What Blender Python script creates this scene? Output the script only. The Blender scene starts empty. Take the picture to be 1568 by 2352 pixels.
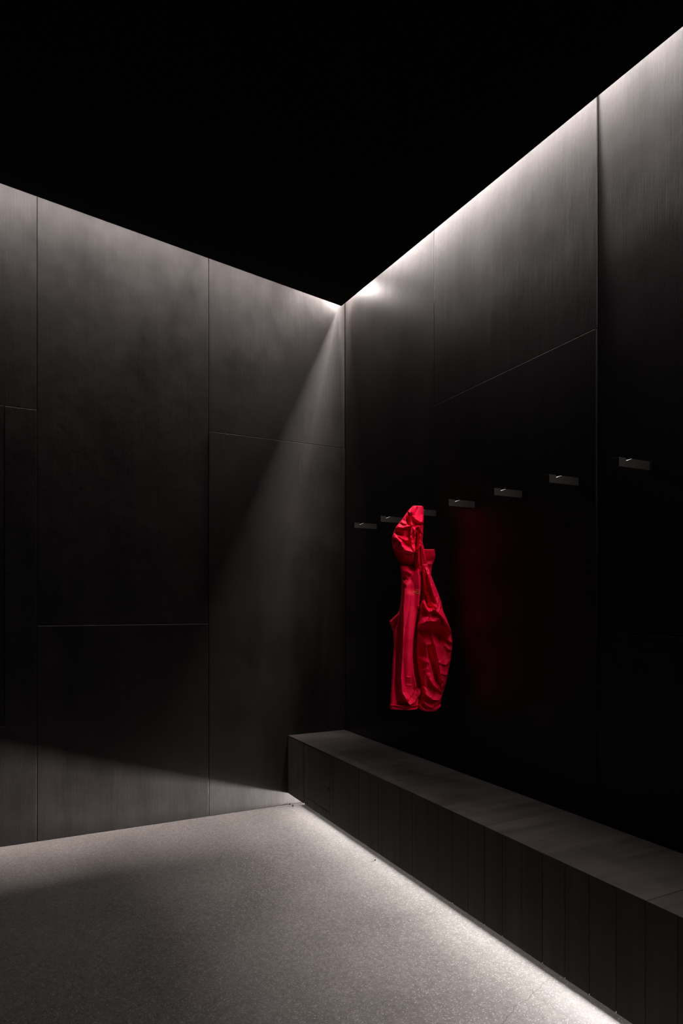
import bpy, bmesh, math, random
import numpy as np
from mathutils import Vector, Matrix

# ---------------------------------------------------------------- scene, camera, world, exposure
S = bpy.context.scene
COL = S.collection
W_PX, H_PX = 1568.0, 2352.0
YAW = math.radians(26.913)          # heading of the lens, from +y towards +x
cam_data = bpy.data.cameras.new('camera')
cam = bpy.data.objects.new('camera', cam_data)
COL.objects.link(cam)
cam.location = (-2.0863, -4.0537, 1.3220)
cam.rotation_euler = (math.radians(90), 0, -YAW)
cam_data.sensor_fit = 'HORIZONTAL'
cam_data.sensor_width = 36.0
cam_data.lens = 36.0 * 1491.87 / W_PX
cam_data.shift_y = (1395.6 - H_PX / 2) / W_PX       # rising front, verticals stay vertical
cam_data.clip_start = 0.05
S.camera = cam

world = bpy.data.worlds.new('world')
S.world = world
world.use_nodes = True
world.node_tree.nodes['Background'].inputs[0].default_value = (0, 0, 0, 1)
world.node_tree.nodes['Background'].inputs[1].default_value = 0.0

vs = S.view_settings
S.display_settings.display_device = 'sRGB'
vs.view_transform = 'Standard'
vs.look = 'None'
vs.gamma = 1.0
vs.use_curve_mapping = False
vs.exposure = 0.0

# radiance of the LED lines; slot and corner pieces are added
L_WASH_R, L_WASH_L = 300.0, 185.0      # strips on the slab edge, aimed at the walls
L_SPILL_R, L_SPILL_L = 345.0, 12.0    # added emitters in the slot, in place of bounced light
L_CORNER_R, L_CORNER_L = 260.0, 820.0 # short pieces added to brighten the corner
P_SPILL_L = 62.0                       # added area lamp at the left slot, narrow beam straight down
L_BENCH, P_BENCH = 40.0, 318.0         # strip under the bench: glow of its cover, power of its added area lamp

# ---------------------------------------------------------------- helpers
def link(o, parent=None):
    COL.objects.link(o)
    if parent is not None:
        o.parent = parent
    return o

def tag(o, label=None, cat=None, group=None, kind=None):
    if label: o['label'] = label
    if cat: o['category'] = cat
    if group: o['group'] = group
    if kind: o['kind'] = kind
    return o

def empty(name, loc=(0, 0, 0)):
    o = bpy.data.objects.new(name, None)
    o.location = loc
    return link(o)

def mesh_obj(name, bm, mat, parent=None, loc=(0, 0, 0), smooth=False):
    me = bpy.data.meshes.new(name)
    bmesh.ops.recalc_face_normals(bm, faces=bm.faces)
    bm.to_mesh(me); bm.free()
    if mat: me.materials.append(mat)
    if smooth:
        for p in me.polygons: p.use_smooth = True
    o = bpy.data.objects.new(name, me)
    o.location = loc
    return link(o, parent)

def box_bm(x0, x1, y0, y1, z0, z1, bevel=0.0, bm=None):
    own = bm is None
    b = bmesh.new()
    bmesh.ops.create_cube(b, size=1.0)
    for v in b.verts:
        v.co = Vector((x0 + (v.co.x + .5) * (x1 - x0), y0 + (v.co.y + .5) * (y1 - y0), z0 + (v.co.z + .5) * (z1 - z0)))
    if bevel > 0:
        bmesh.ops.bevel(b, geom=list(b.edges), offset=bevel, segments=2, profile=.6, affect='EDGES')
    if own: return b
    me = bpy.data.meshes.new('tmp'); b.to_mesh(me); b.free(); bm.from_mesh(me); bpy.data.meshes.remove(me)
    return bm

def box(name, a, b, mat, parent=None, bevel=0.0):
    """box between two corners, origin at the centre of its base"""
    x0, x1 = sorted((a[0], b[0])); y0, y1 = sorted((a[1], b[1])); z0, z1 = sorted((a[2], b[2]))
    c = ((x0 + x1) / 2, (y0 + y1) / 2, z0)
    p = parent.matrix_basis.translation if parent is not None else Vector((0, 0, 0))
    bm = box_bm(x0 - c[0], x1 - c[0], y0 - c[1], y1 - c[1], 0, z1 - z0, bevel)
    return mesh_obj(name, bm, mat, parent, Vector(c) - p)

def prism_bm(poly, axis, t0, t1, bevel=0.0):
    """polygon in the plane across `axis`, extruded from t0 to t1"""
    bm = bmesh.new()
    def P(a, b, t):
        return {'x': (t, a, b), 'y': (a, t, b), 'z': (a, b, t)}[axis]
    v0 = [bm.verts.new(P(a, b, t0)) for a, b in poly]
    v1 = [bm.verts.new(P(a, b, t1)) for a, b in poly]
    bm.faces.new(v0); bm.faces.new(v1[::-1])
    n = len(poly)
    for i in range(n):
        bm.faces.new((v0[i], v1[i], v1[(i + 1) % n], v0[(i + 1) % n]))
    bmesh.ops.recalc_face_normals(bm, faces=bm.faces)
    if bevel > 0:
        bmesh.ops.bevel(bm, geom=list(bm.edges), offset=bevel, segments=2, profile=.6, affect='EDGES')
    return bm

# ---------------------------------------------------------------- materials
class NT:
    def __init__(s, name):
        s.m = bpy.data.materials.new(name); s.m.use_nodes = True
        s.t = s.m.node_tree; s.b = s.t.nodes['Principled BSDF']
    def n(s, typ, **kw):
        o = s.t.nodes.new(typ)
        for k, v in kw.items():
            if k in o.inputs: o.inputs[k].default_value = v
            else: setattr(o, k, v)
        return o
    def l(s, a, b): s.t.links.new(a, b)
    def coords(s, scale, src='Object'):
        c = s.n('ShaderNodeTexCoord'); m = s.n('ShaderNodeMapping')
        m.inputs['Scale'].default_value = scale
        s.l(c.outputs[src], m.inputs['Vector'])
        oi = s.n('ShaderNodeObjectInfo')
        mul = s.n('ShaderNodeMath', operation='MULTIPLY'); mul.inputs[1].default_value = 37.0
        s.l(oi.outputs['Random'], mul.inputs[0])
        cx = s.n('ShaderNodeCombineXYZ'); s.l(mul.outputs[0], cx.inputs[0]); s.l(mul.outputs[0], cx.inputs[2])
        s.l(cx.outputs[0], m.inputs['Location'])
        return m.outputs[0]
    def ramp(s, fac, stops):
        r = s.n('ShaderNodeValToRGB')
        e = r.color_ramp.elements
        while len(e) < len(stops): e.new(.5)
        for k, (p, c) in enumerate(stops):
            e[k].position = p
            e[k].color = c if len(c) == 4 else (*c, 1)
        s.l(fac, r.inputs[0]); return r.outputs[0]
    def mixc(s, fac, a, b, mode='MIX'):
        m = s.n('ShaderNodeMix', data_type='RGBA', blend_type=mode)
        for sock, v in ((m.inputs[0], fac), (m.inputs[6], a), (m.inputs[7], b)):
            if isinstance(v, bpy.types.NodeSocket): s.l(v, sock)
            elif isinstance(v, tuple): sock.default_value = (*v, 1) if len(v) == 3 else v
            else: sock.default_value = v
        return m.outputs[2]
    def bump(s, h, strength, dist, prev=None):
        b = s.n('ShaderNodeBump'); b.inputs['Strength'].default_value = strength; b.inputs['Distance'].default_value = dist
        s.l(h, b.inputs['Height'])
        if prev: s.l(prev, b.inputs['Normal'])
        return b.outputs[0]

def g(v): return (v, v, v)

def mat_black_ply(name, base, rough, streak=1.0, grain_axis='z', spec=.5):
    """black glazed plywood: grain along one axis, rolled paint streaks, faint cloudy wear"""
    k = NT(name)
    sc_s = {'z': (22, 22, .9), 'x': (.9, 22, 22), 'y': (22, .9, 22)}[grain_axis]
    sc_f = {'z': (260, 260, 7), 'x': (7, 260, 260), 'y': (260, 7, 260)}[grain_axis]
    sn = k.n('ShaderNodeTexNoise'); sn.inputs['Scale'].default_value = 1.0; sn.inputs['Detail'].default_value = 5; sn.inputs['Roughness'].default_value = .6
    k.l(k.coords(sc_s), sn.inputs['Vector'])
    cn = k.n('ShaderNodeTexNoise'); cn.inputs['Scale'].default_value = 3.1; cn.inputs['Detail'].default_value = 8; cn.inputs['Roughness'].default_value = .62
    k.l(k.coords((1, 1, .6)), cn.inputs['Vector'])
    fn = k.n('ShaderNodeTexNoise'); fn.inputs['Scale'].default_value = 1.0; fn.inputs['Detail'].default_value = 4
    k.l(k.coords(sc_f), fn.inputs['Vector'])
    br, bg, bb = base
    lo = 1 - .30 * streak; hi = 1 + .30 * streak
    c1 = k.ramp(sn.outputs[0], [(.25, (br * lo, bg * lo, bb * lo)), (.75, (br * hi, bg * hi, bb * hi))])
    c2 = k.ramp(cn.outputs[0], [(.3, g(.74)), (.5, g(1.0)), (.7, g(1.26))])
    k.l(k.mixc(1.0, c1, c2, 'MULTIPLY'), k.b.inputs['Base Color'])
    r = k.ramp(cn.outputs[0], [(.3, g(rough - .06)), (.7, g(rough + .08))])
    k.l(r, k.b.inputs['Roughness'])
    k.b.inputs['Specular IOR Level'].default_value = spec
    nb = k.bump(fn.outputs[0], .26, .0012)
    nb = k.bump(cn.outputs[0], .16, .014, nb)
    nb = k.bump(sn.outputs[0], .16, .0035, nb)
    k.l(nb, k.b.inputs['Normal'])
    return k.m

def mat_plain(name, col, rough=.5, metal=0.0, spec=.5, noise=.12, nscale=40):
    k = NT(name)
    n = k.n('ShaderNodeTexNoise'); n.inputs['Scale'].default_value = nscale; n.inputs['Detail'].default_value = 4
    k.l(k.coords((1, 1, 1)), n.inputs['Vector'])
    lo = tuple(c * (1 - noise) for c in col); hi = tuple(min(1, c * (1 + noise)) for c in col)
    k.l(k.ramp(n.outputs[0], [(.3, lo), (.7, hi)]), k.b.inputs['Base Color'])
    k.b.inputs['Roughness'].default_value = rough; k.b.inputs['Metallic'].default_value = metal
    k.b.inputs['Specular IOR Level'].default_value = spec
    return k.m

def mat_emit(name, col, strength):
    m = bpy.data.materials.new(name); m.use_nodes = True
    t = m.node_tree; t.nodes.remove(t.nodes['Principled BSDF'])
    e = t.nodes.new('ShaderNodeEmission'); e.inputs[0].default_value = (*col, 1); e.inputs[1].default_value = strength
    t.links.new(e.outputs[0], t.nodes['Material Output'].inputs[0])
    return m

def mat_floor():
    k = NT('polished_concrete')
    pos = k.coords((1, 1, 1))
    big = k.n('ShaderNodeTexNoise'); big.inputs['Scale'].default_value = 1.7; big.inputs['Detail'].default_value = 7; big.inputs['Roughness'].default_value = .6
    k.l(pos, big.inputs['Vector'])
    mid = k.n('ShaderNodeTexNoise'); mid.inputs['Scale'].default_value = 60; mid.inputs['Detail'].default_value = 5; mid.inputs['Roughness'].default_value = .7
    k.l(pos, mid.inputs['Vector'])
    c = k.ramp(big.outputs[0], [(.28, (.088, .0805, .0775)), (.5, (.114, .1045, .1008)), (.72, (.138, .127, .123))])
    c = k.mixc(1.0, c, k.ramp(mid.outputs[0], [(.3, g(.72)), (.7, g(1.28))]), 'MULTIPLY')
    def specks(scale, rad, keep, colour, c):
        v = k.n('ShaderNodeTexVoronoi', feature='F1'); v.inputs['Scale'].default_value = scale; v.inputs['Randomness'].default_value = 1.0
        k.l(pos, v.inputs['Vector'])
        d = k.n('ShaderNodeMath', operation='LESS_THAN'); d.inputs[1].default_value = rad; k.l(v.outputs['Distance'], d.inputs[0])
        sx = k.n('ShaderNodeSeparateColor'); k.l(v.outputs['Color'], sx.inputs[0])
        q = k.n('ShaderNodeMath', operation='LESS_THAN'); q.inputs[1].default_value = keep; k.l(sx.outputs[0], q.inputs[0])
        m = k.n('ShaderNodeMath', operation='MULTIPLY'); k.l(d.outputs[0], m.inputs[0]); k.l(q.outputs[0], m.inputs[1])
        return k.mixc(m.outputs[0], c, colour)
    c = specks(220, .36, .22, (.262, .245, .236), c)
    c = specks(300, .34, .18, (0.0682, 0.0627, 0.0600), c)
    c = specks(140, .28, .12, (.30, .281, .270), c)
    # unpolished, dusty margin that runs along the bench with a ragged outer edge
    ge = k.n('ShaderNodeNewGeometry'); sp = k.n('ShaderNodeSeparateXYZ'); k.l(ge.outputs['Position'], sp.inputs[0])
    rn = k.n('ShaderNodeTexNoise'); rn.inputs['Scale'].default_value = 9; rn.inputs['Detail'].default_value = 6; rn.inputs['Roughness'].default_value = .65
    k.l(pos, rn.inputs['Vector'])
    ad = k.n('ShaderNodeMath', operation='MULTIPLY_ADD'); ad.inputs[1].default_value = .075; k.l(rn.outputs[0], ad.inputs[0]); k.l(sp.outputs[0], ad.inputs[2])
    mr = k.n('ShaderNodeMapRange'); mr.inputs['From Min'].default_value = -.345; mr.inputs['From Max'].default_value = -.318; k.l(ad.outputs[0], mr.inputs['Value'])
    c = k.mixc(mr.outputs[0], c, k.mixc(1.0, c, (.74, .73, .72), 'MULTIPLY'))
    k.l(c, k.b.inputs['Base Color'])
    k.l(k.ramp(big.outputs[0], [(.3, g(.42)), (.7, g(.58))]), k.b.inputs['Roughness'])
    k.b.inputs['Specular IOR Level'].default_value = .22
    k.l(k.bump(mid.outputs[0], .12, .002), k.b.inputs['Normal'])
    return k.m

M_WALL = mat_black_ply('black_plywood', (.0124, .0103, .0099), .40, .6, spec=.29)
M_BACK = mat_plain('black_backing', g(.006), .9)
M_BENCH_TOP = mat_black_ply('black_bench_top', (.0225, .0192, .0186), .5, 1.3, 'x', spec=.3)
M_BENCH = mat_black_ply('black_bench_board', (.050, .047, .043), .6, .8, 'z', spec=.1)
M_CEIL = mat_plain('matt_black_ceiling', g(.006), .95, spec=.1)
M_FLOOR = mat_floor()
M_ALU = mat_plain('aluminium_profile', g(.35), .45, 1.0)
M_BAR = mat_plain('dark_stained_wood', (.026, .0225, .021), .5, spec=.3)
M_CUT = mat_plain('bare_cut_wood', (.78, .74, .68), .6)
M_IRON = mat_plain('dark_metal', g(.12), .35, .8)
M_STONE = mat_plain('dark_grit', g(.006), 1.0, spec=.0)
M_CRACK = mat_plain('crack_dirt', (.05, .046, .043), .95, spec=.1)
WARM, COOL = (1.0, .915, .885), (1.0, .95, .925)
M_WASH_R = mat_emit('led_wash_right', WARM, L_WASH_R)
M_WASH_L = mat_emit('led_wash_left', WARM, L_WASH_L)
M_SPILL_R = mat_emit('added_slot_glow_right', (1.0, .905, .87), L_SPILL_R)
M_SPILL_L = mat_emit('added_slot_glow_left', (1.0, .905, .865), L_SPILL_L)
M_CORNER_R = mat_emit('added_corner_glow_right', (1.0, .905, .87), L_CORNER_R)
M_CORNER_L = mat_emit('added_corner_glow_left', (1.0, .905, .865), L_CORNER_L)
M_LED_BENCH = mat_emit('led_bench', COOL, L_BENCH)

# ---------------------------------------------------------------- the room shell
X_END, Y_END = -5.0, -5.6            # how far the two walls run
GAP = .06                            # slot between the wall and the ceiling slab

def ceil_z(x, y):                    # underside of the sloping ceiling slab
    return 3.401 - .111 * (x + GAP) + .0432 * (y + GAP)

floor = box('floor', (X_END, Y_END, -.1), (.2, .2, 0), M_FLOOR); tag(floor, kind='structure')

# crack in the floor slab
rnd = random.Random(4)
crk = [(-0.7088, -2.4538), (-0.68, -2.4369), (-0.6534, -2.423), (-0.6256, -2.4143), (-0.601, -2.393), (-0.5783, -2.3886), (-0.5556, -2.3866), (-0.5218, -2.3792), (-0.4836, -2.3594), (-0.4487, -2.3541), (-0.4262, -2.3392), (-0.4056, -2.3348), (-0.3779, -2.3276), (-0.3443, -2.317)]
bm = bmesh.new(); prev = None
pts = []
for i in range(len(crk) - 1):
    a, b = Vector(crk[i]), Vector(crk[i + 1])
    for j in range(4):
        q = a.lerp(b, j / 4); pts.append((q.x + rnd.uniform(-.0015, .0015), q.y + rnd.uniform(-.0015, .0015)))
for i, (x, y) in enumerate(pts):
    w = .0004 * (1 - i / len(pts)) + .0002
    cur = (bm.verts.new((x - w, y + w, .0004)), bm.verts.new((x + w, y - w, .0004)))
    if prev: bm.faces.new((prev[0], prev[1], cur[1], cur[0]))
    prev = cur
crack = mesh_obj('crack', bm, M_CRACK, floor, -floor.location)

# left wall (plane y = 0) and right wall (plane x = 0): backing with plywood sheets in front
TH, JOINT = .018, .0015
wall_left = box('wall_left', (X_END, TH, 0), (.25, TH + .08, 4.3), M_BACK); tag(wall_left, kind='structure')
wall_right = box('wall_right', (TH, Y_END, 0), (TH + .08, TH, 4.3), M_BACK); tag(wall_right, kind='structure')

def left_panel(x0, x1, z0, z1, proud=0.0):
    return box('wall_panel', (x0 + JOINT, -proud, z0 + JOINT), (x1 - JOINT, TH, z1 - JOINT), M_WALL, wall_left, .0018)
def right_panel(y0, y1, z0, z1, proud=0.0):
    return box('wall_panel', (-proud, y0 + JOINT, z0 + JOINT), (TH, y1 - JOINT, z1 - JOINT), M_WALL, wall_right, .0018)

HS = 1.22
xl = [0.0, -.972, -1.958, -2.944, -3.93, X_END]
for i in range(5):
    a, b = xl[i + 1], xl[i]
    if i == 0: b = -.0015
    if i % 2 == 0:
        if i == 2:                   # sheet with the recessed access door cut into it
            o = [(a, 0), (b, 0), (b, 2 * HS), (-2.1195, 2 * HS), (-2.1195, .662), (a, .662)]
            c = Vector(((a + b) / 2, 0, 0))
            poly = [(x - c.x + (JOINT if x == a else -JOINT if x == b else 0), z + (JOINT if z == 0 else -JOINT if z == 2 * HS else 0)) for x, z in o]
            mesh_obj('wall_panel', prism_bm(poly, 'y', -.004, TH, .0018), M_WALL, wall_left, c - wall_left.location)
            d = box('access_door', (a + .003, -.003, .6645), (-2.1220, TH, 2 * HS - JOINT), M_WALL, wall_left, .0012)
        else:
            left_panel(a, b, 0, 2 * HS, .004)
        left_panel(a, b, 2 * HS, 4.2)
    else:
        left_panel(a, b, 0, HS, .004)
        left_panel(a, b, HS, 4.2)
yr = [0.0, -1.076, -2.2, -3.33, -4.46, Y_END]
for i in range(5):
    a, b = yr[i + 1], yr[i]
    off = -.005 if i == 2 else 0.0
    if i == 0: right_panel(a, b, 0, 4.2, 0)
    elif i % 2 == 1:
        right_panel(a, b, 0, 2 * HS, .004 + off); right_panel(a, b, 2 * HS, 4.2, off)
    else:
        right_panel(a, b, 0, HS, .004 + off); right_panel(a, b, HS, 4.2, off)

# ceiling: a black sloping slab that stops short of both walls, with a bevelled rim, and a lid over the slot
def slab(name, inset_lo, inset_hi, z_lo, z_hi, mat, xmax=None):
    bm = bmesh.new()
    def ring(i, dz, r):
        c = []
        for k in range(7):           # rounded corner towards the two walls
            t = k / 6 * math.pi / 2
            c.append((-i - r + r * math.sin(math.pi / 2 - t), -i - r + r * math.sin(t)))
        pts = [(X_END, Y_END), (-i, Y_END)] + c + [(X_END, -i)]
        return [bm.verts.new((x, y, ceil_z(x, y) + dz)) for x, y in pts]
    lo = ring(inset_lo, z_lo, .006); hi = ring(inset_hi, z_hi, .006)
    bm.faces.new(lo); bm.faces.new(hi[::-1])
    n = len(lo)
    for k in range(n): bm.faces.new((lo[k], lo[(k + 1) % n], hi[(k + 1) % n], hi[k]))
    return mesh_obj(name, bm, mat)
ceiling = slab('ceiling', GAP, GAP + .05, 0, .275, M_CEIL); tag(ceiling, kind='structure')
lid = slab('ceiling_lid', -.0, -.0, .40, .44, M_CEIL)
lid.name = 'trim_1'; tag(lid, kind='structure')

# ---------------------------------------------------------------- LED lines
def led_line(name, pts_fn, t0, t1, n, corner_a, corner_b, mat, housing, label):
    """a strip cut in n lengths; corner_a / corner_b give the two long edges at parameter t"""
    root = empty(name, pts_fn(t0))
    bm = bmesh.new(); prev = None
    for i in range(n + 1):
        t = t0 + (t1 - t0) * i / n
        p = Vector(pts_fn(t))
        cur = (bm.verts.new(p + Vector(corner_a)), bm.verts.new(p + Vector(corner_b)))
        if prev: bm.faces.new((prev[0], prev[1], cur[1], cur[0]))
        prev = cur
    d = mesh_obj('diffuser', bm, mat, root, -root.location)
    bm = bmesh.new(); prev = None     # the channel behind it
    for t in (t0, t1):
        p = Vector(pts_fn(t))
        cur = [bm.verts.new(p + Vector(q)) for q in housing]
        if prev:
            m = len(cur)
            for k in range(m): bm.faces.new((prev[k], prev[(k + 1) % m], cur[(k + 1) % m], cur[k]))
            bm.faces.new(prev[::-1]); bm.faces.new(cur)
        prev = cur
    mesh_obj('channel', bm, M_ALU, root, -root.location)
    tag(root, label, 'light strip', 'concealed light strips')
    return root

# wash strips sit on the rim of the slab and face the wall, 45 degrees down
HW, SW = .30, .083
led_line('wash_light_strip', lambda t: (-SW, t, ceil_z(-GAP, t) + HW), -.15, -5.5, 60, (-.012, 0, -.012), (.012, 0, .012), M_WASH_R,
         [(-.0130, 0, -.0118), (.0118, 0, .0130), (.004, 0, .0208), (-.0208, 0, -.004)], 'light strip on the slab rim washing the wall behind the hooks')
led_line('wash_light_strip', lambda t: (t, -SW, ceil_z(t, -GAP) + HW), -.13, -4.9, 60, (0, -.012, -.012), (0, .012, .012), M_WASH_L,
         [(0, -.0130, -.0118), (0, .0118, .0130), (0, .004, .0208), (0, -.0208, -.004)], 'light strip on the slab rim washing the wall without hooks')
# emitters added inside the slot, standing in for light bounced out of it
led_line('added_slot_strip', lambda t: (-.009, t, ceil_z(-GAP, t) + .16), -.42, -5.5, 60, (.0036, 0, -.042), (-.0042, 0, .048), M_SPILL_R,
         [(.0042, 0, -.044), (.0050, 0, -.044), (.0050, 0, .050), (-.0036, 0, .050)], 'added light strip in the slot above the hooks, in place of bounced light')
led_line('added_slot_strip', lambda t: (t, -.040, ceil_z(t, -GAP) + .19), -.28, -4.9, 60, (0, -.018, 0), (0, .018, 0), M_SPILL_L,
         [(0, -.019, .001), (0, .036, .001), (0, .036, .02), (0, -.019, .02)], 'added light strip in the slot above the wall without hooks')

ls = bpy.data.lights.new('narrow_beam_lamp', 'AREA')  # area lamp added to light the floor, narrowed to spare bench and corner
ls.shape = 'RECTANGLE'; ls.size = 4.6; ls.size_y = .036; ls.energy = P_SPILL_L; ls.color = (1.0, .905, .865); ls.spread = math.radians(50)
host = bpy.data.objects['added_slot_strip.001']
lo = bpy.data.objects.new('narrow_beam_lamp', ls); link(lo, host)
xm = -2.59
lo.matrix_basis = Matrix.Translation(Vector((xm, -.044, ceil_z(xm, -GAP) + .1895))) @ Matrix.Rotation(math.atan(.111), 4, 'Y')
lo.location -= host.location
led_line('added_corner_strip', lambda t: (-.009, t, ceil_z(-GAP, t) + .16), -.03, -.40, 6, (.0036, 0, -.042), (-.0042, 0, .048), M_CORNER_R,  # short emitters added so the corner is brighter near the top
         [(.0042, 0, -.044), (.0050, 0, -.044), (.0050, 0, .050), (-.0036, 0, .050)], 'short light strip added to brighten the corner above the first peg')
led_line('added_corner_strip', lambda t: (t, -.040, ceil_z(t, -GAP) + .19), -.03, -.26, 6, (0, -.018, 0), (0, .018, 0), M_CORNER_L,
         [(0, -.019, .001), (0, .036, .001), (0, .036, .02), (0, -.019, .02)], 'short light strip added to brighten the corner on the wall without hooks')

# ---------------------------------------------------------------- bench
BX, BT, BB = -.4335, .466, .078
bench = empty('bench', (-.2, -2.7, 0))
tag(bench, 'long black wooden bench lit from below along the hook wall', 'bench')
ytop = [0.0, -.575, -1.305, -2.035, -2.765, -3.495, -4.225, -5.0]
for i in range(len(ytop) - 1):
    box('seat_board', (BX - .0005, ytop[i + 1] + .001, BT - .005), (-.006, min(ytop[i] - .001, -.006), BT), M_BENCH_TOP, bench, .0012)
box('carcass', (BX + .0195, -4.99, BB + .0004), (-.006, -.006, BT - .006), M_BACK, bench)
PL = .1035
k = 0
y = -.070
edges = [-.005]
while y > -5.0:
    edges.append(y); y -= PL
edges.append(-5.0)
rb = random.Random(11)
HA, HB = -.2705, -.6485              # access hatch between these
for i in range(len(edges) - 1):
    a, b = edges[i + 1], edges[i]
    out = rb.uniform(-.0006, .0008)
    spans = [(BB, BT - .0055)]
    box('front_board', (BX - out, a + .0008, BB), (BX + .02, b - .0008, BT - .0055), M_BENCH, bench, .0009) if (b <= HB or a >= HA) else None
# boards cut round the hatch
for i in range(len(edges) - 1):
    a, b = edges[i + 1], edges[i]
    if b <= HB or a >= HA: continue
    if b > HA: box('front_board', (BX, HA + .0008, BB), (BX + .02, b - .0008, BT - .0055), M_BENCH, bench, .0009)
    if a < HB: box('front_board', (BX, a + .0008, BB), (BX + .02, HB - .0008, BT - .0055), M_BENCH, bench, .0009)
    y0, y1 = max(a, HB), min(b, HA)
    if y1 - y0 > .01: box('front_board', (BX, y0 + .0008, BB), (BX + .02, y1 - .0008, .1245), M_BENCH, bench, .0009)
hatch = box('access_hatch', (BX + .001, HB + .0025, .127), (BX + .02, HA - .002, BT - .0075), M_BENCH, bench, .001)
def lock(y, z):
    bm = bmesh.new()
    bmesh.ops.create_cone(bm, cap_ends=True, segments=20, radius1=.0065, radius2=.0055, depth=.006)
    bmesh.ops.rotate(bm, verts=bm.verts, cent=(0, 0, 0), matrix=Matrix.Rotation(-math.pi / 2, 3, 'Y'))
    box_bm(-.0045, -.002, -.001, .001, -.012, .004, 0, bm)
    o = mesh_obj('lock', bm, M_IRON, hatch, Vector((BX - .002, y, z)) - bench.location - hatch.location)
lock(-.632, .262); lock(-.288, .408)
box('plinth', (-.187, -4.98, 0), (-.006, -.006, BB + .006), M_BACK, bench)

led_line('bench_light_strip', lambda t: (-.1900, t, .015), -.06, -4.95, 60, (0, 0, -.012), (0, 0, .012), M_LED_BENCH,
         [(.0005, 0, -.015), (.0028, 0, -.015), (.0028, 0, .014), (.0005, 0, .014)], 'light strip along the plinth under the bench')
lip = bpy.data.objects['bench_light_strip']
ld = bpy.data.lights.new('narrow_beam_lamp', 'AREA')       # area lamp added for the strip, beam narrowed to keep light off the wall
ld.shape = 'RECTANGLE'; ld.size = 4.89; ld.size_y = .024; ld.energy = P_BENCH; ld.color = COOL; ld.spread = math.radians(84)
lo = bpy.data.objects.new('narrow_beam_lamp', ld); link(lo, lip)
lo.matrix_basis = Matrix(((0, 0, 1, -.1906), (1, 0, 0, -2.505), (0, 1, 0, .015), (0, 0, 0, 1)))
lo.location -= lip.location
box('lip', (-.299, -4.95, 0), (-.295, -.06, .0095), M_ALU, lip)  # unseen lip added to shade the floor close to the bench edge

# ---------------------------------------------------------------- hooks
HZ = 1.857
hook_y = [-.448, -.775, -1.102, -1.437, -1.776, -2.109, -2.444]
def make_hook():
    root = empty('coat_hook')
    Lb, T, Hh = .165, .028, .033
    prof = [(0, -Hh), (0, 0), (-.098, 0), (-.128, -.0105), (-.128, 0), (-Lb, 0), (-Lb, -Hh)]
    bm = prism_bm(prof, 'y', 0, T, .0007)
    mesh_obj('bar', bm, M_BAR, root)
    bm = prism_bm([(-.0985, .0006), (-.1275, -.0096), (-.1275, -.0106), (-.0985, -.0004)], 'y', .0003, T - .0003)
    o = mesh_obj('notch_face', bm, M_CUT, root); o['label'] = 'pale bare cut face of the notch'
    bm = box_bm(-.003, .0, -.004, T + .004, -Hh - .004, .004, .0008)
    mesh_obj('wall_plate', bm, M_WALL, root)
    return root
hook_labels = ['dark wooden peg with a notch, first out from the room corner', 'dark wooden peg with a notch, between the corner peg and the jacket',
               'dark wooden peg that carries the red jacket', 'dark wooden peg with a notch, next after the one with the red jacket',
               'dark wooden peg, second after the one with the red jacket', 'dark wooden peg, third after the one with the red jacket',
               'dark wooden peg farthest along the wall from the red jacket']
h0 = make_hook()
for i, y in enumerate(hook_y):
    if i == 0: h = h0
    else:
        h = h0.copy(); COL.objects.link(h)
        for ch in h0.children:
            c = ch.copy(); COL.objects.link(c); c.parent = h
    h.location = (0, y, HZ)
    tag(h, hook_labels[i], 'coat hook', 'wooden pegs in a row on the wall')

# ---------------------------------------------------------------- grit on the floor
def grit(x, y, r, seed, label):
    bm = bmesh.new(); bmesh.ops.create_icosphere(bm, subdivisions=2, radius=r)
    q = random.Random(seed)
    for v in bm.verts:
        v.co *= q.uniform(.75, 1.15); v.co.z *= .7
    zmin = min(v.co.z for v in bm.verts)
    o = mesh_obj('pebble', bm, M_STONE, None, (x, y, -zmin - .0004), True)
    tag(o, label, 'pebble', 'bits of grit on the floor')
grit(-.418, -.052, .006, 1, 'dark bit of grit on the floor by the bench end')
grit(-.424, -.014, .006, 2, 'dark bit of grit on the floor against the wall')
grit(-.392, -1.105, .004, 3, 'small dark bit of grit on the bright floor under the bench edge')

# ---------------------------------------------------------------- the red jacket
# Built in a frame of its own: u across, v towards the room, both horizontal, z up.
# Pattern unit 0.3 mm; pattern y runs down from the peg.
PU = 2.9925e-4
HANG = Vector((-.1404, -1.116, 1.8623))       # where pattern point (760, 200) hangs on the peg
UD = Vector((math.cos(YAW), -math.sin(YAW), 0))
VD = Vector((-math.sin(YAW), -math.cos(YAW), 0))
rng = np.random.default_rng(7)

def interp(tab, y, smooth=18):
    ys = np.array([t[0] for t in tab], float); xs = np.array([t[1] for t in tab], float)
    f = np.arange(ys[0], ys[-1] + 1, 4.0)
    v = np.interp(f, ys, xs)
    if smooth > 4:
        n = max(1, int(smooth / 4)); k = np.ones(2 * n + 1) / (2 * n + 1)
        v = np.convolve(np.pad(v, n, mode='edge'), k, 'valid')
    return np.interp(y, f, v)

def dist_poly(X, Y, pts):
    """distance to a polyline and the side of it a point lies on"""
    d = np.full(X.shape, 1e9); side = np.zeros(X.shape)
    for (x0, y0), (x1, y1) in zip(pts[:-1], pts[1:]):
        dx, dy = x1 - x0, y1 - y0
        t = np.clip(((X - x0) * dx + (Y - y0) * dy) / (dx * dx + dy * dy + 1e-9), 0, 1)
        q = np.hypot(X - x0 - t * dx, Y - y0 - t * dy)
        near = q < d
        side = np.where(near, dx * (Y - y0) - dy * (X - x0), side)
        d = np.where(near, q, d)
    return d, side

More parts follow.
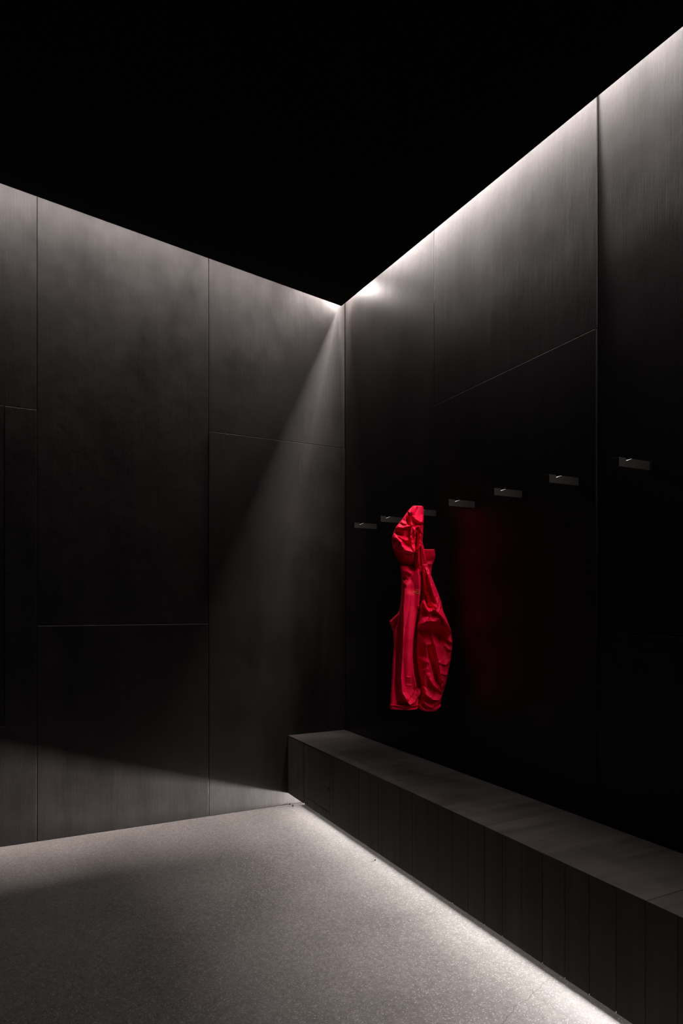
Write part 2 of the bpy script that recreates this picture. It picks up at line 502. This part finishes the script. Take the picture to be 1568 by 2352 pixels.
def fold_field(X, Y, folds):
    v = np.zeros(X.shape)
    for kind, amp, wid, pts in folds:
        dd, side = dist_poly(X, Y, pts); d = dd / wid
        if kind == 't': v += amp * np.clip(1 - d, 0, None)                  # sharp crease
        elif kind == 'g': v += amp * np.exp(-d * d)                         # soft roll
        elif kind == 's': v += amp * np.clip(1 - d, 0, None) ** 2 * (1 + 2 * np.clip(d, 0, 1))
        elif kind == 'f':                                                   # overlapping fold, steep on one side
            e = np.clip(np.hypot(*np.broadcast_arrays(X - pts[0][0], Y - pts[0][1])) / 60, 0, 1) * np.clip(np.hypot(X - pts[-1][0], Y - pts[-1][1]) / 60, 0, 1)
            dk = np.where(side > 0, d / .2, d)
            v += amp * np.clip(1 - dk, 0, None) * (.35 + .65 * e)
    return v

def crumple(X, Y, cell, seed, ax=1.0, ay=1.0):
    """flat facets with sharp creases: random heights on a warped triangular lattice"""
    r = np.random.default_rng(seed)
    T = r.uniform(-1, 1, (97, 89)); D = r.uniform(0, 1, (97, 89)) < .5
    ph = r.uniform(0, 6.28, 8)
    A = X * ax / cell; B = Y * ay / cell
    A, B = (A + .38 * np.sin(1.31 * B + ph[0]) + .22 * np.sin(2.7 * B + 1.9 * A + ph[1]) + .3 * B,
            B + .38 * np.sin(1.17 * A + ph[2]) + .22 * np.sin(2.3 * A - 2.1 * B + ph[3]) - .2 * A)
    i = np.floor(A).astype(int); j = np.floor(B).astype(int); fx = A - i; fy = B - j
    def t(di, dj): return T[(i + di) % 97, (j + dj) % 89]
    flip = D[i % 97, j % 89]
    h00, h10, h01, h11 = t(0, 0), t(1, 0), t(0, 1), t(1, 1)
    a = np.where(fx + fy < 1, h00 + (h10 - h00) * fx + (h01 - h00) * fy, h11 + (h01 - h11) * (1 - fx) + (h10 - h11) * (1 - fy))
    b = np.where(fx > fy, h00 + (h10 - h00) * fx + (h11 - h10) * fy, h00 + (h01 - h00) * fy + (h11 - h01) * fx)
    return np.where(flip, a, b) * .5

def to_world(x, y, v):
    u = (x - 760.0) * PU; z = -(y - 200.0) * PU
    return (HANG.x + u * UD.x + v * VD.x, HANG.y + u * UD.y + v * VD.y, HANG.z + z)

jacket = empty('jacket', HANG)
tag(jacket, 'red hooded rain jacket hanging by its hood from a wooden peg', 'jacket')

def front_v(d, X, Y):
    """height of a cloth piece towards the room at pattern points X, Y"""
    L = interp(d['L'], Y, d.get('sm', 18)); R = interp(d['R'], Y, d.get('sm', 18))
    s = np.clip((X - L) / (R - L), 0, 1)
    prof = np.sqrt(np.clip(1 - (2 * s - 1) ** 2, 0, 1)) ** d.get('pw', .8)
    y0, y1 = d['L'][0][0], d['L'][-1][0]
    q = np.clip((Y - y0) / d.get('cap0', 60), 0, 1); e0 = np.sqrt(np.clip(1 - (1 - q) ** 2, 0, 1))
    q = np.clip((y1 - Y) / d.get('cap1', 60), 0, 1); e1 = np.sqrt(np.clip(1 - (1 - q) ** 2, 0, 1))
    e = np.maximum(e0 * e1, d.get('open', 0.0))
    vm = interp(d['vm'], Y, 60); dp = interp(d['dp'], Y, 60)
    f = fold_field(X, Y, d['folds'])
    for amp, cell, seed, ax, ay, mask in d.get('cr', []):
        w = 1.0
        if mask: w = np.clip(fold_field(X, Y, mask), 0, 1)
        f = f + amp * w * crumple(X, Y, cell, seed, ax, ay)
    edge = np.clip(prof * 1.6, 0, 1)
    return vm + e * (dp * prof) + f * edge * np.clip(e, .15, 1), vm, e * prof

def cloth(name, d, nr, nc, mat, parent):
    y0, y1 = d['L'][0][0], d['L'][-1][0]
    yy = np.linspace(y0, y1, nr)
    k = np.linspace(0, 1, nc)
    ss = .5 - .5 * np.cos(np.pi * k); ss = .65 * ss + .35 * k
    Y = np.repeat(yy[:, None], nc, 1)
    L = interp(d['L'], Y, d.get('sm', 18)); R = interp(d['R'], Y, d.get('sm', 18))
    X = L + (R - L) * ss[None, :]
    if 'skew' in d:                                   # slanted top and bottom edges
        Y = Y + d['skew'](ss[None, :], (Y - y0) / (y1 - y0))
    F, vm, ep = front_v(d, X, Y)
    B = vm - interp(d['db'], Y, 60) * ep
    B = np.minimum(B, F - .0012)
    verts = []; faces = []
    for A in (F, B):
        for i in range(nr):
            for j in range(nc):
                w = to_world(X[i, j], Y[i, j], A[i, j]); verts.append((w[0] - HANG.x, w[1] - HANG.y, w[2] - HANG.z))
    N = nr * nc
    for i in range(nr - 1):
        for j in range(nc - 1):
            a = i * nc + j
            faces.append((a, a + nc, a + nc + 1, a + 1))
            faces.append((N + a, N + a + 1, N + a + nc + 1, N + a + nc))
    for i in range(nr - 1):
        a = i * nc; faces.append((a, N + a, N + a + nc, a + nc))
        a = i * nc + nc - 1; faces.append((a, a + nc, N + a + nc, N + a))
    for j in range(nc - 1):
        faces.append((j, j + 1, N + j + 1, N + j))
        a = (nr - 1) * nc + j; faces.append((a, N + a, N + a + 1, a + 1))
    me = bpy.data.meshes.new(name); me.from_pydata(verts, [], faces); me.update()
    me.materials.append(mat)
    me.polygons.foreach_set('use_smooth', [True] * len(me.polygons))
    o = bpy.data.objects.new(name, me)
    link(o, parent)
    return o

def mat_shell():
    k = NT('red_shell_fabric')
    n = k.n('ShaderNodeTexNoise'); n.inputs['Scale'].default_value = 9; n.inputs['Detail'].default_value = 4
    k.l(k.coords((1, 1, 1)), n.inputs['Vector'])
    k.l(k.ramp(n.outputs[0], [(.3, (.82, .003, .046)), (.7, (.90, .004, .054))]), k.b.inputs['Base Color'])
    k.b.inputs['Roughness'].default_value = .55
    k.b.inputs['Specular IOR Level'].default_value = .12
    k.b.inputs['Sheen Weight'].default_value = .0
    k.b.inputs['Sheen Tint'].default_value = (1, .15, .2, 1)
    w = k.n('ShaderNodeTexNoise'); w.inputs['Scale'].default_value = 90; w.inputs['Detail'].default_value = 3
    k.l(k.coords((1, 1, 1)), w.inputs['Vector'])
    k.l(k.bump(w.outputs[0], .1, .0015), k.b.inputs['Normal'])
    return k.m
M_RED = mat_shell()
M_LOGO = mat_plain('orange_embroidery', (.95, .22, .10), .6)

BODY = dict(
    L=[(1290, 755), (1350, 690), (1460, 575), (1565, 470), (1700, 470), (1900, 455), (2110, 425), (2260, 395), (2440, 335), (2700, 325), (2950, 300), (3250, 285), (3500, 264), (3690, 252)],
    R=[(1290, 815), (1350, 830), (1460, 850), (1565, 865), (1700, 880), (1900, 890), (2110, 900), (2260, 905), (2440, 905), (2700, 905), (2950, 890), (3250, 850), (3500, 790), (3690, 742)],
    vm=[(1290, .055), (1700, .055), (2600, .085), (3690, .125)], dp=[(1290, .03), (1565, .050), (2000, .040), (2700, .030), (3400, .030), (3690, .040)],
    db=[(1290, .03), (1700, .06), (2600, .10), (3690, .09)], pw=.8, cap0=40, cap1=30, open=.3,
    folds=[('g', .014, 75, [(600, 1800), (560, 2300), (540, 2700), (530, 3200)]), ('f', .046, 170, [(690, 3420), (645, 3150), (630, 2850), (645, 2550), (690, 2280), (750, 2000), (785, 1700), (795, 1400)]),
           ('f', .044, 190, [(475, 1640), (480, 1900), (475, 2250), (462, 2600), (445, 2900), (420, 3200), (440, 3450), (520, 3600)]),
           ('s', -.050, 70, [(806, 1320), (812, 1700), (790, 1950)]), ('s', -.060, 90, [(770, 2050), (740, 2250), (705, 2600), (690, 2850), (715, 3100), (775, 3350)]),
           ('f', .030, 90, [(470, 3540), (560, 3650), (660, 3610), (790, 3450)]),
           ('t', -.010, 45, [(700, 3640), (740, 3560)]),
           ('t', -.007, 30, [(480, 1590), (590, 1480), (700, 1375), (790, 1310)]),
           ('t', .006, 16, [(475, 1560), (590, 1452), (700, 1350), (800, 1284)]),
           ('t', .004, 22, [(520, 3190), (580, 3195)]), ('t', .004, 22, [(520, 3330), (590, 3335)])],
    cr=[(.004, 260, 3, 1.4, .40, None), (.012, 120, 5, 1.0, .8, [('g', 1, 120, [(380, 3600), (740, 3560)]), ('g', .8, 90, [(400, 2180), (420, 2350)])])])
SLEEVE = dict(
    L=[(1235, 812), (1300, 806), (1400, 830), (1700, 852), (1840, 872), (1900, 800), (2000, 775), (2230, 752), (2310, 722), (2390, 732), (2560, 722), (2900, 722), (3100, 748), (3300, 785), (3440, 802), (3530, 785), (3640, 755)],
    R=[(1235, 905), (1300, 925), (1390, 950), (1530, 1002), (1730, 1080), (1900, 1140), (2050, 1165), (2280, 1250), (2410, 1300), (2600, 1330), (2740, 1318), (2940, 1290), (3160, 1242), (3410, 1182), (3560, 1125), (3640, 1105)],
    vm=[(1235, .085), (1700, .100), (2250, .125), (2600, .115), (3640, .145)], dp=[(1235, .02), (1700, .04), (2250, .055), (2600, .05), (3200, .045), (3640, .035)],
    db=[(1235, .02), (1700, .035), (2300, .04), (2600, .045), (3640, .04)], pw=.75, cap0=40, cap1=40, sm=14,
    folds=[('f', .055, 120, [(700, 2330), (725, 2305), (800, 2250), (900, 2230), (1040, 2245)]),
           ('s', -.075, 190, [(830, 2450), (1000, 2450), (1120, 2500)]),
           ('f', .045, 110, [(940, 2010), (1080, 2130), (1190, 2280), (1300, 2440)]),
           ('f', .040, 90, [(800, 3260), (858, 2950), (868, 2720), (835, 2580), (745, 2400)]),
           ('f', .036, 120, [(960, 2450), (985, 2620), (1030, 2850), (1075, 3080), (1100, 3300)]),
           ('s', -.030, 60, [(900, 2700), (930, 2850), (1000, 3050), (1050, 3250)]),
           ('f', .030, 70, [(1180, 2520), (1240, 2570), (1335, 2640)]), ('f', .024, 70, [(1200, 2690), (1300, 2755)]),
           ('f', .022, 70, [(1100, 2960), (1180, 2985), (1250, 2955)]), ('f', .016, 60, [(1120, 3140), (1230, 3170)]),
           ('f', .040, 70, [(800, 1890), (835, 2010), (890, 2085), (975, 2035)]),
           ('f', .030, 60, [(725, 2320), (850, 2200), (930, 2090)]),
           ('s', -.040, 60, [(865, 1780), (890, 1950), (960, 2020)]),
           ('f', .024, 80, [(880, 1380), (930, 1600), (985, 1800), (1010, 1900)]),
           ('t', .014, 70, [(960, 1380), (1010, 1560), (1090, 1800)]),
           ('f', .030, 60, [(930, 2130), (1010, 2020), (1075, 1880)]), ('f', .020, 50, [(1050, 2090), (1110, 1960)]),
           ('f', .034, 90, [(790, 3440), (860, 3500), (960, 3570), (1110, 3590)]), ('f', .028, 80, [(890, 3200), (960, 3320), (1070, 3420)]),
           ('f', .022, 60, [(720, 2880), (790, 2900), (860, 2940)]), ('f', .016, 45, [(760, 3080), (850, 3070)])],
    cr=[(.016, 130, 12, 1.0, .7, None), (.010, 62, 22, 1.0, 1.0, [('g', 1, 160, [(900, 1500), (1040, 1950), (900, 2150)]), ('g', .6, 160, [(950, 3300), (950, 3600)])])])
HOOD = dict(
    L=[(192, 672), (215, 655), (240, 622), (320, 558), (450, 470), (570, 370), (680, 328), (760, 298), (900, 300), (1040, 338), (1140, 388), (1220, 446), (1300, 462), (1385, 560), (1420, 640)],
    R=[(192, 838), (215, 856), (240, 864), (320, 866), (450, 860), (570, 854), (680, 850), (760, 842), (850, 834), (900, 852), (1040, 874), (1140, 892), (1220, 905), (1300, 860), (1385, 800), (1420, 790)],
    vm=[(192, .034), (320, .038), (700, .055), (1100, .07), (1420, .075)], dp=[(192, .03), (320, .040), (600, .05), (900, .05), (1200, .035), (1420, .025)],
    db=[(192, .026), (400, .03), (800, .045), (1420, .04)], pw=.75, cap0=34, cap1=50, sm=12,
    folds=[('f', .030, 70, [(690, 215), (628, 330), (612, 480), (612, 640), (600, 800), (625, 980)]),
           ('f', .034, 150, [(640, 400), (690, 470), (770, 515), (870, 510)]),
           ('s', -.030, 48, [(570, 430), (578, 540)]), ('f', .036, 80, [(350, 600), (470, 618), (605, 590)]),
           ('s', -.030, 60, [(390, 680), (450, 720)]), ('f', .038, 90, [(295, 770), (360, 800), (430, 880), (450, 960)]),
           ('f', .030, 70, [(440, 800), (510, 840), (590, 830)]), ('f', .055, 120, [(440, 1010), (560, 1030), (640, 1060), (710, 1010)]),
           ('f', .020, 60, [(440, 500), (500, 545), (560, 560)]), ('f', .026, 50, [(640, 620), (690, 760), (650, 900)]),
           ('f', .026, 50, [(660, 700), (700, 610), (760, 600), (800, 690)]), ('s', -.045, 36, [(725, 700), (712, 900), (690, 1150), (680, 1340)]),
           ('f', .036, 60, [(775, 700), (745, 1000), (715, 1300)]), ('s', -.030, 24, [(772, 950), (787, 1100), (804, 1270)]),
           ('t', .014, 45, [(800, 920), (850, 1080), (890, 1210)]), ('f', .020, 50, [(775, 880), (845, 895)]),
           ('s', -.080, 170, [(470, 1220), (560, 1250), (630, 1320)]), ('s', -.050, 100, [(345, 980), (410, 1110)])],
    cr=[(.018, 100, 31, 1.0, 1.0, [('g', 1, 170, [(470, 560), (420, 820), (560, 980)]), ('g', .7, 110, [(700, 620), (740, 860)])]),
        (.010, 52, 33, 1.0, 1.0, [('g', 1, 110, [(700, 600), (660, 900)]), ('g', .8, 120, [(480, 560), (400, 820)])])])
COLLAR = dict(
    L=[(972, 850), (1100, 870), (1250, 880), (1400, 900), (1530, 930)],
    R=[(972, 1050), (1030, 1062), (1092, 1076), (1160, 1056), (1250, 1020), (1400, 1003), (1530, 985)],
    vm=[(972, .055), (1250, .035), (1530, .03)], dp=[(972, .014), (1250, .016), (1530, .02)], db=[(972, .012), (1530, .02)], pw=.8, cap0=14, cap1=30, sm=10,
    folds=[('t', -.006, 60, [(880, 1180), (1050, 1160)]), ('t', .006, 50, [(900, 1230), (1020, 1240)])], cr=[(.003, 120, 41, 1, 1, None)])
YOKE = dict(
    L=[(1260, 446), (1330, 452), (1420, 468), (1500, 474), (1640, 476)],
    R=[(1260, 700), (1330, 720), (1420, 740), (1500, 740), (1640, 740)],
    vm=[(1260, .04), (1640, .06)], dp=[(1260, .02), (1400, .045), (1640, .045)], db=[(1260, .03), (1640, .04)], pw=.8, cap0=40, cap1=60,
    folds=[('t', .020, 60, [(470, 1350), (560, 1375), (620, 1410)]), ('s', -.035, 42, [(505, 1480), (525, 1520)])], cr=[(.006, 80, 51, 1, 1, None)])
FAR_SLEEVE = dict(
    L=[(2060, 440), (2110, 412), (2180, 335), (2252, 258), (2330, 290), (2440, 332), (2700, 345), (3000, 330), (3400, 330)],
    R=[(2060, 560), (2110, 600), (2180, 640), (2252, 660), (2330, 670), (2440, 680), (2700, 680), (3000, 660), (3400, 600)],
    vm=[(2060, .02), (3400, .0)], dp=[(2060, .035), (2400, .05), (3400, .04)], db=[(2060, .03), (3400, .04)], pw=.8, cap0=40, cap1=80, sm=8,
    folds=[('t', .008, 50, [(260, 2255), (340, 2190), (410, 2110)]), ('t', -.010, 60, [(330, 2330), (420, 2200)])], cr=[(.006, 90, 61, 1, 1, None)])
HEM = dict(
    L=[(3672, 250), (3700, 248), (3766, 252)], R=[(3672, 748), (3700, 738), (3766, 722)],
    vm=[(3672, .1245), (3766, .1275)], dp=[(3672, .046), (3766, .044)], db=[(3672, .092), (3766, .092)], pw=.8, cap0=14, cap1=16, sm=4, open=.55,
    folds=[('t', -.010, 26, [(300, 3700), (480, 3738), (700, 3715)]), ('t', .005, 22, [(250, 3684), (500, 3690), (735, 3672)]), ('g', .020, 140, [(560, 3640), (570, 3700)])],
    cr=[(.004, 90, 71, 1, .8, None)])
CUFF = dict(
    L=[(3590, 778), (3640, 752), (3700, 734), (3760, 748), (3790, 850)], R=[(3590, 1118), (3640, 1112), (3700, 1118), (3760, 1062), (3790, 1010)],
    vm=[(3590, .143), (3790, .147)], dp=[(3590, .04), (3700, .046), (3790, .04)], db=[(3590, .04), (3790, .04)], pw=.75, cap0=20, cap1=20, sm=10,
    folds=[('t', .012, 45, [(790, 3600), (860, 3670), (940, 3700), (1110, 3580)]), ('s', -.020, 45, [(1000, 3690), (1090, 3670)]), ('t', -.010, 40, [(760, 3640), (850, 3720)])],
    cr=[(.008, 80, 81, 1, 1, None)])

o_body = cloth('body', BODY, 460, 110, M_RED, jacket)
o_sleeve = cloth('sleeve', SLEEVE, 480, 100, M_RED, jacket)
cloth('hood', HOOD, 300, 120, M_RED, jacket)
cloth('collar', COLLAR, 90, 40, M_RED, jacket)
cloth('yoke', YOKE, 70, 50, M_RED, jacket)
cloth('sleeve', FAR_SLEEVE, 150, 60, M_RED, jacket)
cloth('hem', HEM, 30, 110, M_RED, jacket)
cloth('cuff', CUFF, 50, 80, M_RED, jacket)

# hanging loop: a strap from the hood over the notch of the peg
bm = bmesh.new(); prev = None
for (yy, zz) in [(-1.124, 1.846), (-1.114, 1.8545), (-1.1035, 1.8572), (-1.088, 1.8576), (-1.0735, 1.8572), (-1.0722, 1.8535)]:
    cur = [bm.verts.new((xx - HANG.x, yy - HANG.y, zz + dz - HANG.z)) for xx, dz in ((-.112, 0), (-.097, 0), (-.097, .0014), (-.112, .0014))]
    if prev:
        for m in range(4): bm.faces.new((prev[m], prev[(m + 1) % 4], cur[(m + 1) % 4], cur[m]))
    else: bm.faces.new(cur[::-1])
    prev = cur
bm.faces.new(prev)
mesh_obj('hanging_loop', bm, M_RED, jacket)

# embroidered mark on the chest: curved strokes fanning out from a point
strokes = [[(648, 1727), (680, 1716), (720, 1700), (705, 1692), (745, 1698), (774, 1706)],
           [(652, 1733), (690, 1726), (730, 1720), (772, 1716)],
           [(665, 1738), (700, 1738), (740, 1732), (770, 1730)],
           [(672, 1742), (695, 1754), (730, 1758), (768, 1752)],
           [(690, 1760), (715, 1770), (745, 1772), (772, 1774)], [(770, 1706), (772, 1740), (768, 1772)]]
bm = bmesh.new()
for st in strokes:
    P = []
    for (x0, y0), (x1, y1) in zip(st[:-1], st[1:]):
        for t in np.linspace(0, 1, 6)[:-1]: P.append((x0 + (x1 - x0) * t, y0 + (y1 - y0) * t))
    P.append(st[-1])
    rows = []
    for i in range(len(P)):
        a, b = P[max(i - 1, 0)], P[min(i + 1, len(P) - 1)]
        dx, dy = b[0] - a[0], b[1] - a[1]; q = math.hypot(dx, dy) + 1e-6
        rows.append([(P[i][0] - dy / q * 3.0 * sg, P[i][1] + dx / q * 3.0 * sg, .0018 if sg == 0 else .0008) for sg in (-1, 0, 1)])
    st[:] = rows
# sample the cloth height from the finished body mesh (front sheet = first half of its vertices)
nv = len(o_body.data.vertices) // 2
co = np.empty(len(o_body.data.vertices) * 3); o_body.data.vertices.foreach_get('co', co); co = co.reshape(-1, 3)[:nv]
bu = co[:, 0] * UD.x + co[:, 1] * UD.y; bv = co[:, 0] * VD.x + co[:, 1] * VD.y; bz = co[:, 2]
def body_v(x, y):
    u = (x - 760.0) * PU; z = -(y - 200.0) * PU
    d = (bu - u) ** 2 + (bz - z) ** 2
    idx = np.argpartition(d, 4)[:4]; w = 1 / (d[idx] + 1e-9)
    return float((bv[idx] * w).sum() / w.sum())
for st in strokes:
    prev = None
    for row in st:
        cur = []
        for x, y, off in row:
            w = to_world(x, y, body_v(x, y) + off)
            cur.append(bm.verts.new((w[0] - HANG.x, w[1] - HANG.y, w[2] - HANG.z)))
        if prev:
            for m in range(2): bm.faces.new((prev[m], prev[m + 1], cur[m + 1], cur[m]))
        prev = cur
logo = mesh_obj('chest_logo', bm, M_LOGO, o_body, (0, 0, 0), True)
logo['label'] = 'small orange embroidered mark of fanned curved lines'
